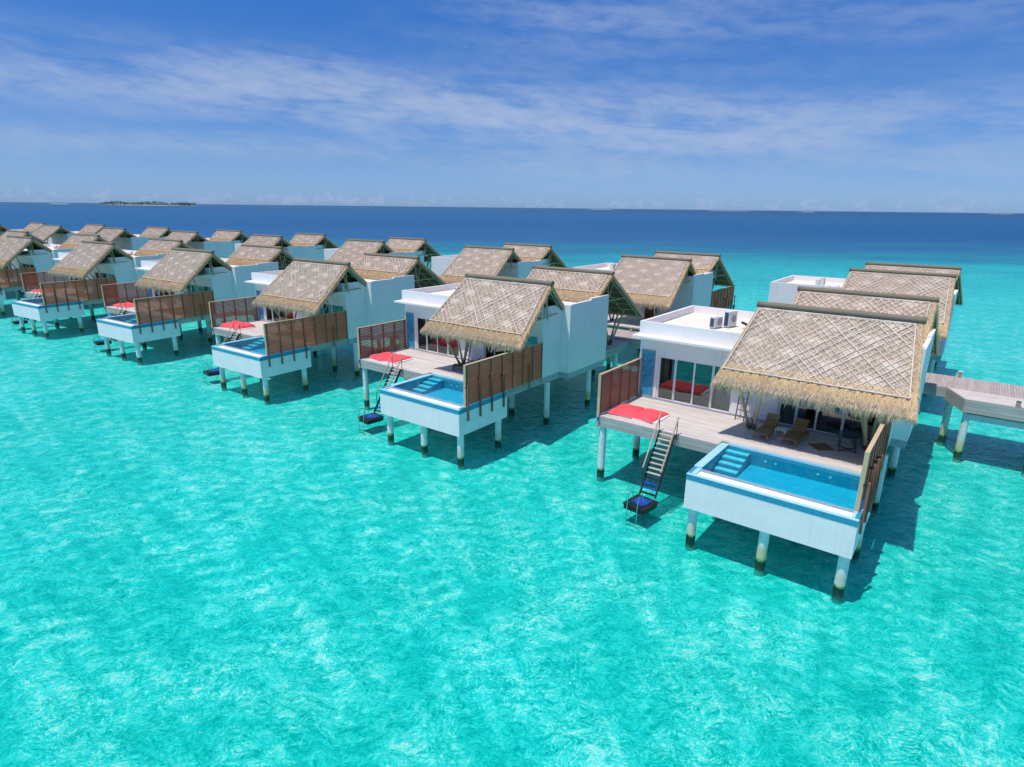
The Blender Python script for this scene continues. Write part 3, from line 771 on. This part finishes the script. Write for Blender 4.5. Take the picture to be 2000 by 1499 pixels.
def make_pipe():
    t = empty('roof_ducts')
    for k in range(2):
        MB().path([(0, k*.17, .34), (.55, -.35+k*.17, .22), (1.25, -.75+k*.17, .10)], .055, 8).build('duct', M['darkmetal'], t)
    MB().box(.45, .55, -.42, -.02, 0, .16).build('bracket', M['slab'], t)
    return t
def make_tank():
    t = empty('roof_tank')
    MB().tube((-.35, 0, .32), (.35, 0, .32), .17, .17, 14).build('cylinder', M['acwhite'], t, smooth=False)
    for x in (-.2, .2): MB().box(x-.03, x+.03, -.14, .14, 0, .18).build('foot', M['slab'], t)
    return t
def make_bed():
    t = empty('bed')
    MB().box(-1.0, 1.0, -1.0, 1.0, 0, .22).build('bed_base', M['whitecloth'], t)
    MB().box(-1.02, 1.02, -1.02, 1.02, .225, .40).build('cover', M['red'], t)
    for y in (-.5, .5):
        c = cushion(.5, .75, .2, 'pillow', M['whitecloth'], 5, 10); c.parent = t; c.location = (.7, y, .405)
    MB().box(1.03, 1.1, -1.1, 1.1, 0, 1.1).build('headboard', M['darkwood'], t)
    return t
def make_curtain(wd):
    mb = MB(); n = int(wd*40)
    for i in range(n+1):
        x = wd*i/n; y = .045*math.sin(x*34)+.02*math.sin(x*13); mb.v += [(x, y, 0), (x*.98+.01, y*.8, 2.5)]
    for i in range(n): mb.f.append((2*i, 2*i+2, 2*i+3, 2*i+1))
    return mb.build('curtain', M['curtain'], smooth=True)

# ---------------------------------------------------------------- layout
FRONT = {1: (7.563, 23.833, -.655), 2: (-8.209, 35.781, -.641), 3: (-24.119, 47.096, -.606), 4: (-40.691, 58.129, -.564),
         5: (-57.37, 68.585, -.544), 6: (-74.802, 78.825, -.537), 7: (-92.093, 87.768, -.539)}
BACK = {1: (38.259, 63.667, -.653), 2: (21.342, 75.846, -.636), 3: (4.03, 88.463, -.61), 4: (-13.682, 100.834, -.593),
        5: (-31.845, 111.762, -.57), 6: (-50.2, 122.258, -.553), 7: (-69.336, 132.82, -.529), 8: (-89.562, 144.34, -.523), 9: (-107.059, 151.184, -.558)}
def MX(row, i):
    x, y, a = (FRONT if row == 'f' else BACK)[i]
    m = Matrix.Translation((x, y, 0)) @ Matrix.Rotation(a, 4, 'Z')
    if row == 'b': m = m @ Matrix.Diagonal((1, -1, 1, 1))
    return m
def place(o, row, i, loc=(0, 0, 0), rz=0.):
    m = MX(row, i) @ Matrix.Translation(loc) @ Matrix.Rotation(rz, 4, 'Z')
    l, q, s = m.decompose(); o.location = l; o.rotation_mode = 'QUATERNION'; o.rotation_quaternion = q; o.scale = s
    return o
ORD = {1: 'first', 2: 'second', 3: 'third', 4: 'fourth', 5: 'fifth', 6: 'sixth', 7: 'seventh', 8: 'eighth', 9: 'ninth'}
FL = {1: 'nearest and largest white water villa, with thatched roof over wooden deck and blue pool',
      2: 'white thatched water villa left of the nearest one, a dark lounger on its deck',
      3: 'white thatched villa third from right in front row, puffy red cushions on deck',
      4: 'white thatched water villa fourth from the right in the front row',
      5: 'white thatched water villa fifth from the right in the front row, near the left edge',
      6: 'white thatched water villa sixth in the front row, its pool cut by left picture edge',
      7: 'farthest front row villa, only its rear thatched roof showing at the left edge'}
BL = {1: 'rear row white villa directly behind the nearest villa, farthest right of all the villas',
      2: 'rear row villa second from the right, its red brown doors under thatched roof'}
V2P = make_villa(2); V1P = make_villa(1)
index_kids()
def name_villa(o, lab, grp): tag(o, lab, 'villa', grp)
for i in FRONT:
    o = V2P if i == 1 else V1P if i == 4 else copy_tree(V2P if i <= 2 else V1P)
    place(o, 'f', i); name_villa(o, FL[i], 'thatched villas in the front row')
for i in BACK:
    o = copy_tree(V1P); place(o, 'b', i)
    name_villa(o, BL.get(i, 'rear row white villa with two thatched roofs, %s from the right along the rear row' % ORD[i]), 'thatched villas in the rear row')

def who(i):
    return 'nearest villa' if i == 1 else 'front villa %s from right' % ORD[i]
lf, rf, st, fl_ = make_fence('left'), make_fence('right'), make_stairs(), make_float()
index_kids()
for i in FRONT:
    if i < 7:
        a = lf if i == 1 else copy_tree(lf); place(a, 'f', i); tag(a, 'short red brown slatted fence on left deck end of '+who(i), 'fence', 'left deck fences')
    b = rf if i == 1 else copy_tree(rf); place(b, 'f', i); tag(b, 'long brown slatted fence along pool and deck of '+who(i), 'fence', 'long pool fences')
    if i < 6:
        c = st if i == 1 else copy_tree(st); place(c, 'f', i); tag(c, 'steep stairs with wooden handrails below deck of '+who(i), 'stairs', 'swim stairs')
        e = fl_ if i == 1 else copy_tree(fl_); place(e, 'f', i, (-2.6, 1.32, .06), -.12); tag(e, 'black floating platform with steel rails by stairs of '+who(i), 'float', 'swim floats')
for i in (1, 2, 3):
    b = copy_tree(rf); place(b, 'b', i); tag(b, 'brown slatted fence beyond rear villa %s from right' % ORD[i], 'fence', 'rear row pool fences')

# red floor cushions on their white pads
c0 = cushion(1.45, 1.94, .24, seed=3); c1 = cushion(1.42, 1.92, .42, seed=8)
pad = MB().box(-1.52, 1.5, -.90, .90, 0, .055).build('white_pad', M['whitecloth'])
for i in FRONT:
    if i > 5: continue
    pd = pad if i == 1 else pad.copy()
    if i > 1: col.objects.link(pd)
    place(pd, 'f', i, (-5.02, 5.40, DZ+.004)); tag(pd, 'flat white pad under red cushions on deck of '+who(i), 'pad', 'white pads')
    src = c1 if i == 3 else c0
    for k, dx in enumerate((-.66, .66)):
        first = (i == 1 and k == 0) or (i == 3 and k == 0)
        c = src if first else src.copy()
        if not first: col.objects.link(c)
        place(c, 'f', i, (-5.02+dx, 5.40+.05*(k-.5), DZ+.06), (.07, -.05, .09, -.06, .04)[i-1]*(1-2*k)); tag(c, ('left' if k == 0 else 'right')+' one of two '+('puffy' if i == 3 else 'flat')+' red cushions, deck of '+who(i), 'cushion', 'red deck cushions')

# nearest deck: loungers, table, chair, mat, ladder
l1 = make_lounger(M['teak']); place(l1, 'f', 1, (1.42, 6.72, DZ+.004), -.05); tag(l1, 'slatted teak sun lounger beside the bamboo posts, left of the little white table', 'sun lounger', 'teak sun loungers')
index_kids()
l2 = copy_tree(l1); place(l2, 'f', 1, (2.72, 6.80, DZ+.004), -.08); tag(l2, 'slatted teak sun lounger in front of the dark doors, right of the little white table', 'sun lounger', 'teak sun loungers')
l3 = make_lounger(M['darkwood']); place(l3, 'f', 2, (1.5, 6.55, DZ+.004), -1.05); tag(l3, 'dark sun lounger with raised back on the deck of the second villa', 'sun lounger')
s1 = make_side_table(); place(s1, 'f', 1, (2.06, 6.75, DZ+.004), -.05); tag(s1, 'small white side table between the two teak loungers', 'side table')
rt = make_round_table(); place(rt, 'f', 1, (4.95, 7.0, DZ+.004), .2); tag(rt, 'round dark table on black metal legs under the thatch of the nearest villa', 'table')
ch = make_chair(); place(ch, 'f', 1, (5.4, 7.95, DZ+.004), -.5); tag(ch, 'dark armchair standing behind the round table, beside the right bamboo posts', 'chair')
wm = MB().box(-.42, .42, -.42, .42, 0, .022).build('woven_mat', M['woven']); place(wm, 'f', 1, (3.95, 6.65, DZ+.004), .75); tag(wm, 'brown woven mat lying diamondwise on the shaded deck', 'mat')
ld = make_ladder(); place(ld, 'f', 1, (-.35, 8.33, DZ+.004)); tag(ld, 'dark ladder leaning on the white wall between the doors of the nearest villa', 'ladder', 'leaning ladders')
index_kids()
ld2 = copy_tree(ld); place(ld2, 'f', 2, (.1, 8.33, DZ+.004)); tag(ld2, 'dark ladder leaning on the front wall of the second villa from the right', 'ladder', 'leaning ladders')
ch2 = make_chair(); place(ch2, 'f', 1, (-4.85, 9.5, 3.235), 1.2); tag(ch2, 'black armchair just inside the leftmost glass pane of the nearest villa', 'chair')
# rooms behind the glass
bd = make_bed(); place(bd, 'f', 1, (-3.7, 10.6, 3.23), .0); tag(bd, 'bed with red cover seen through the glass doors of the nearest villa', 'bed', 'beds behind glass')
index_kids()
bd2 = copy_tree(bd); place(bd2, 'f', 2, (-3.4, 10.6, 3.23)); tag(bd2, 'red covered bed behind the glass of the second villa from the right', 'bed', 'beds behind glass')
for (i, x, wd, txt) in [(1, -2.0, .95, 'white curtain at the right end of the left glass doors, nearest villa'), (1, 1.5, .8, 'white curtain at the left end of the shaded doors, nearest villa'),
                        (2, -5.3, 1.3, 'pale curtain at the left end of the glass doors, second villa'), (2, -2.2, 1.1, 'pale curtain at the right of the glass doors, second villa'),
                        (3, -5.3, 1.6, 'pale curtain behind the left glass panes, third villa from the right'), (3, -2.4, 1.3, 'pale curtain behind the right glass panes, third villa from the right')]:
    c = make_curtain(wd); place(c, 'f', i, (x, 8.84, 3.24)); tag(c, txt, 'curtain', 'sheer curtains')

# air conditioners, ducts, tanks on the flat roofs
a1 = make_ac(.60); a2 = make_ac(.88); pp = make_pipe(); tk = make_tank(); index_kids()
for (row, i) in [('f', 1), ('b', 1), ('b', 2), ('f', 2), ('f', 5), ('f', 4), ('f', 6)]:
    nm = who(i) if row == 'f' else 'rear villa %s from right' % ORD[i]
    ym = 11.3 if row == 'f' else 13.2
    for k, (src, p, dsc) in enumerate([(a1, (-3.25, ym, 7.354), 'smaller'), (a2, (-2.72, ym+.85, 7.354), 'taller')]):
        o = src if (row, i) == ('f', 1) else copy_tree(src)
        place(o, row, i, p, 1.3 if row == 'f' else 1.5); tag(o, dsc+' white air conditioner on flat roof of '+nm, 'air conditioner', 'rooftop air conditioners')
    o = pp if (row, i) == ('f', 1) else copy_tree(pp)
    place(o, row, i, (-2.1, ym+1.0, 7.354)); tag(o, 'pair of dark ducts on flat roof of '+nm, 'duct', 'rooftop ducts')
    if row == 'b' and i == 2: continue
    o = tk if (row, i) == ('f', 1) else copy_tree(tk)
    place(o, row, i, (-1.65, 14.7, 7.354), .1); tag(o, 'small white tank beside thatch on flat roof of '+nm, 'tank', 'rooftop tanks')

# ---------------------------------------------------------------- jetty
jt = empty('jetty'); tag(jt, 'long wooden plank jetty on piles running between the two rows of villas', 'jetty')
JY0, JY1 = 22.2, 25.75
def L1(i, x, y, z=0, row='f'): return MX(row, i) @ Vector((x, y, z))
nodes = [L1(1, 26, 23.97)]+[L1(i, 0, 23.97) for i in range(1, 8)]+[L1(7, -45, 23.97)]
pl_near = MB().box(-.065, .065, -1.77, 1.77, -.04, 0).mesh('plank', M['jetty'])
jj = MB(); zj = 3.40; cnt = 0
for a, b in zip(nodes[:-1], nodes[1:]):
    d_ = (b-a); L = d_.length; d_.normalize(); nrm = Vector((-d_.y, d_.x, 0)); ang = math.atan2(d_.y, d_.x)
    n = int(L/.142)
    for k in range(n):
        c = a+d_*(k+.5)*L/n; c.z = zj+random.uniform(-.003, .003)
        loc1 = MX('f', 1).inverted() @ c; loc2 = MX('f', 2).inverted() @ c
        if (5 < loc1.x < 17) or (3.5 < loc2.x < 10.5):
            put('plank', pl_near, jt, loc=c, rot=(0, 0, ang)); cnt += 1
        else:
            h = d_*.065; q = nrm*1.77; lo = Vector((0, 0, -.04))
            jj.hexa([c-h-q+lo, c-h+q+lo, c+h+q+lo, c+h-q+lo, c-h-q, c-h+q, c+h+q, c+h-q])
    MB().bar(Vector((a.x, a.y, 3.28)), Vector((b.x, b.y, 3.28)), 3.45, .10).build('deck_underlay', M['fascia'], jt)  # added sheet below the planks, stops sun passing through the gaps
    # long beams, fascias, piles
    for sgn in (-1, 1):
        for k in range(3):
            o_ = nrm*1.80*sgn
            MB().bar(Vector((a.x, a.y, zj-.13-.2*k))+o_, Vector((b.x, b.y, zj-.13-.2*k))+o_, .035, .19).build('fascia_board', M['fascia'], jt)
    m = max(1, int(L/5))
    for k in range(m):
        c = a+d_*(k+.5)*L/m
        if 5 < (MX('f', 1).inverted() @ c).x < 16: continue
        MB().bar(Vector((c.x, c.y, 2.62))-nrm*1.9, Vector((c.x, c.y, 2.62))+nrm*1.9, .35, .34).build('cross_beam', M['concrete'], jt)
        for sgn in (-1, 1):
            p = c+nrm*1.45*sgn
            if 5 < (MX('f', 1).inverted() @ c).x < 16 and (MX('f', 1).inverted() @ c).y > 20: continue
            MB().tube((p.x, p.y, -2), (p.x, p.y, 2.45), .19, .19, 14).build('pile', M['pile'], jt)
jj.build('far_planks', M['jetty'], jt, kind='stuff')
# the wider bay by the nearest villa
def P1(x, y, z): return MX('f', 1) @ Vector((x, y, z))
bay = MB(); y = 19.95
while y < 22.15:
    xa = 8.08+(22.2-y)*(.99/2.3)+.03
    bay.hexa([P1(xa, y, 3.36), P1(16.5, y, 3.36), P1(16.5, y+.134, 3.36), P1(xa-.05, y+.134, 3.36), P1(xa, y, 3.40), P1(16.5, y, 3.40), P1(16.5, y+.134, 3.40), P1(xa-.05, y+.134, 3.40)]); y += .142
bay.build('bay_planks', M['deck'], jt, kind='stuff')
bf = MB(); bf.hexa([P1(x_, y_, z_) for z_ in (3.20, 3.34) for x_, y_ in ((9.2, 19.95), (16.4, 19.95), (16.4, 22.1), (8.2, 22.1))]); bf.build('deck_underlay', M['fascia'], jt)  # same added sheet under the bay, blocks sun between its planks
for k in range(4):
    z = 3.30-.2*k
    MB().bar(P1(8.05, 22.17, z), P1(9.07, 19.88, z), .04, .19).build('fascia_board', M['fascia'], jt)
    MB().bar(P1(9.07, 19.88, z), P1(16.5, 19.88, z), .04, .19).build('fascia_board', M['fascia'], jt)
MB().bar(P1(9.1, 20.25, 2.3), P1(16.5, 20.25, 2.3), .35, .36).build('cross_beam', M['concrete'], jt)
for x in (9.3, 12.6, 15.9):
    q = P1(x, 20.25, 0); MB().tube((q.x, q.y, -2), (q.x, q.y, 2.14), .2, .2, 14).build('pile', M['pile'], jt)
for x, y in ((8.35, 22.9), (8.35, 25.2), (13.0, 25.2), (13.0, 22.9)):
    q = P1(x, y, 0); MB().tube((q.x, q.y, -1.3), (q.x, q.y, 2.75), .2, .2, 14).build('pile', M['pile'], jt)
def make_bollard():
    t = empty('bollard_light')
    MB().box(-.11, .11, -.11, .11, 0, .30).build('post', M['rail'], t)
    MB().box(-.09, .09, -.09, .09, .304, .36).build('lamp_slot', M['darkmetal'], t)
    MB().box(-.12, .12, -.12, .12, .364, .40).build('cap', M['deck'], t)
    return t
bo = make_bollard(); index_kids()
for k, (i, x, y, txt) in enumerate([(1, 8.55, 25.65, 'short wooden bollard light on the far edge of the jetty, right side'), (1, 11.48, 19.98, 'short wooden bollard light on the near edge of the jetty at the right picture edge'), (2, 4.6, 25.4, 'short wooden bollard light on the jetty behind the second villa')]):
    o = bo if k == 0 else copy_tree(bo); place(o, 'f', i, (x, y, 3.404)); tag(o, txt, 'bollard', 'jetty bollard lights')

# ---------------------------------------------------------------- water, seabed
def sheet(name, z, m, rad):
    # rings of growing size around the villas, to the horizon
    mb = MB(); rs = [0, 20, 60, 150, 400, 1000, 3000, 9000, rad]; n = 48
    mb.v.append((0, 40, z))
    for r in rs[1:]:
        for i in range(n): a = 2*math.pi*i/n; mb.v.append((r*math.cos(a), 40+r*math.sin(a), z))
    for i in range(n): mb.f.append((0, 1+i, 1+(i+1) % n))
    for k in range(len(rs)-2):
        for i in range(n):
            j = (i+1) % n; a = 1+k*n; mb.f.append((a+i, a+n+i, a+n+j, a+j))
    return mb.build(name, m, kind='structure')
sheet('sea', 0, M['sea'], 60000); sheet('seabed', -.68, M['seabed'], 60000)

# ---------------------------------------------------------------- far island and sandbanks
def island(cx, cy, half, hgt, label, ntree, name='palm_island'):
    t = empty(name, (cx, cy, 0)); tag(t, label, 'island', 'islands on the horizon')
    mb = MB(); n = 40; mb.v.append((0, 0, 2.2))
    for r, z in ((.6, 2.0), (1., -.3)):
        for i in range(n): a = 2*math.pi*i/n; mb.v.append((half*r*math.cos(a), half*.3*r*math.sin(a), z))
    for i in range(n):
        j = (i+1) % n; mb.f.append((0, 1+i, 1+j)); mb.f.append((1+i, 1+n+i, 1+n+j, 1+j))
    mb.build('beach', M['sand'], t)
    if ntree:
        tb = MB(); rr = random.Random(4)
        for k in range(ntree):
            u = rr.uniform(-.86, .86); x = u*half; y = rr.uniform(-.16, .16)*half; h = hgt*rr.uniform(.55, 1.)*(.55+.45*(1-abs(u)**4))*(.8+.2*math.sin(u*9+1)); r = hgt*rr.uniform(.35, .6)
            c = Vector((x, y, h-r*.4))
            for q in range(7):
                a = rr.uniform(0, 6.28); b = rr.uniform(-.8, 1.); p = c+Vector((math.cos(a), math.sin(a), b*.8))*r*.7
                s_ = r*rr.uniform(.4, .7)
                v = [p+Vector((rr.uniform(-1, 1), rr.uniform(-1, 1), rr.uniform(-.7, .8)))*s_ for _ in range(4)]
                tb.quad(v[0], v[1], v[2]); tb.quad(v[0], v[2], v[3]); tb.quad(v[1], v[3], v[2])
            tb.quad((x-r, y, 1), (x+r, y, 1), (x+r*.8, y, h*.7), (x-r*.8, y, h*.7))
        tb.build('palm_trees', M['leaf'], t, kind='stuff')
    return t
D0 = 5200.
def at(u, D): return ((u-1000)/1177/1.041*D, D)
x, y = at(286, D0); island(x, y, 185/1177*D0/2*1.05, 27, 'low green palm island with white beach on the left horizon', 620)
for (u, hw, D, h, nt, lb) in [(112, 22, 6200, 6, 12, 'thin white sandbank on the horizon left of the palm island'), (1572, 18, 7500, 14, 10, 'tiny pale island on the right horizon'), (1170, 26, 9000, 16, 26, 'faint thin green island on the horizon right of centre'), (1950, 30, 9500, 18, 30, 'faint low island on the horizon at the right edge'), (1420, 45, 9500, 14, 30, 'long faint low island on the horizon between centre and right')]:
    x, y = at(u, D); island(x, y, hw/1177*D, h, lb, nt, 'small_island')
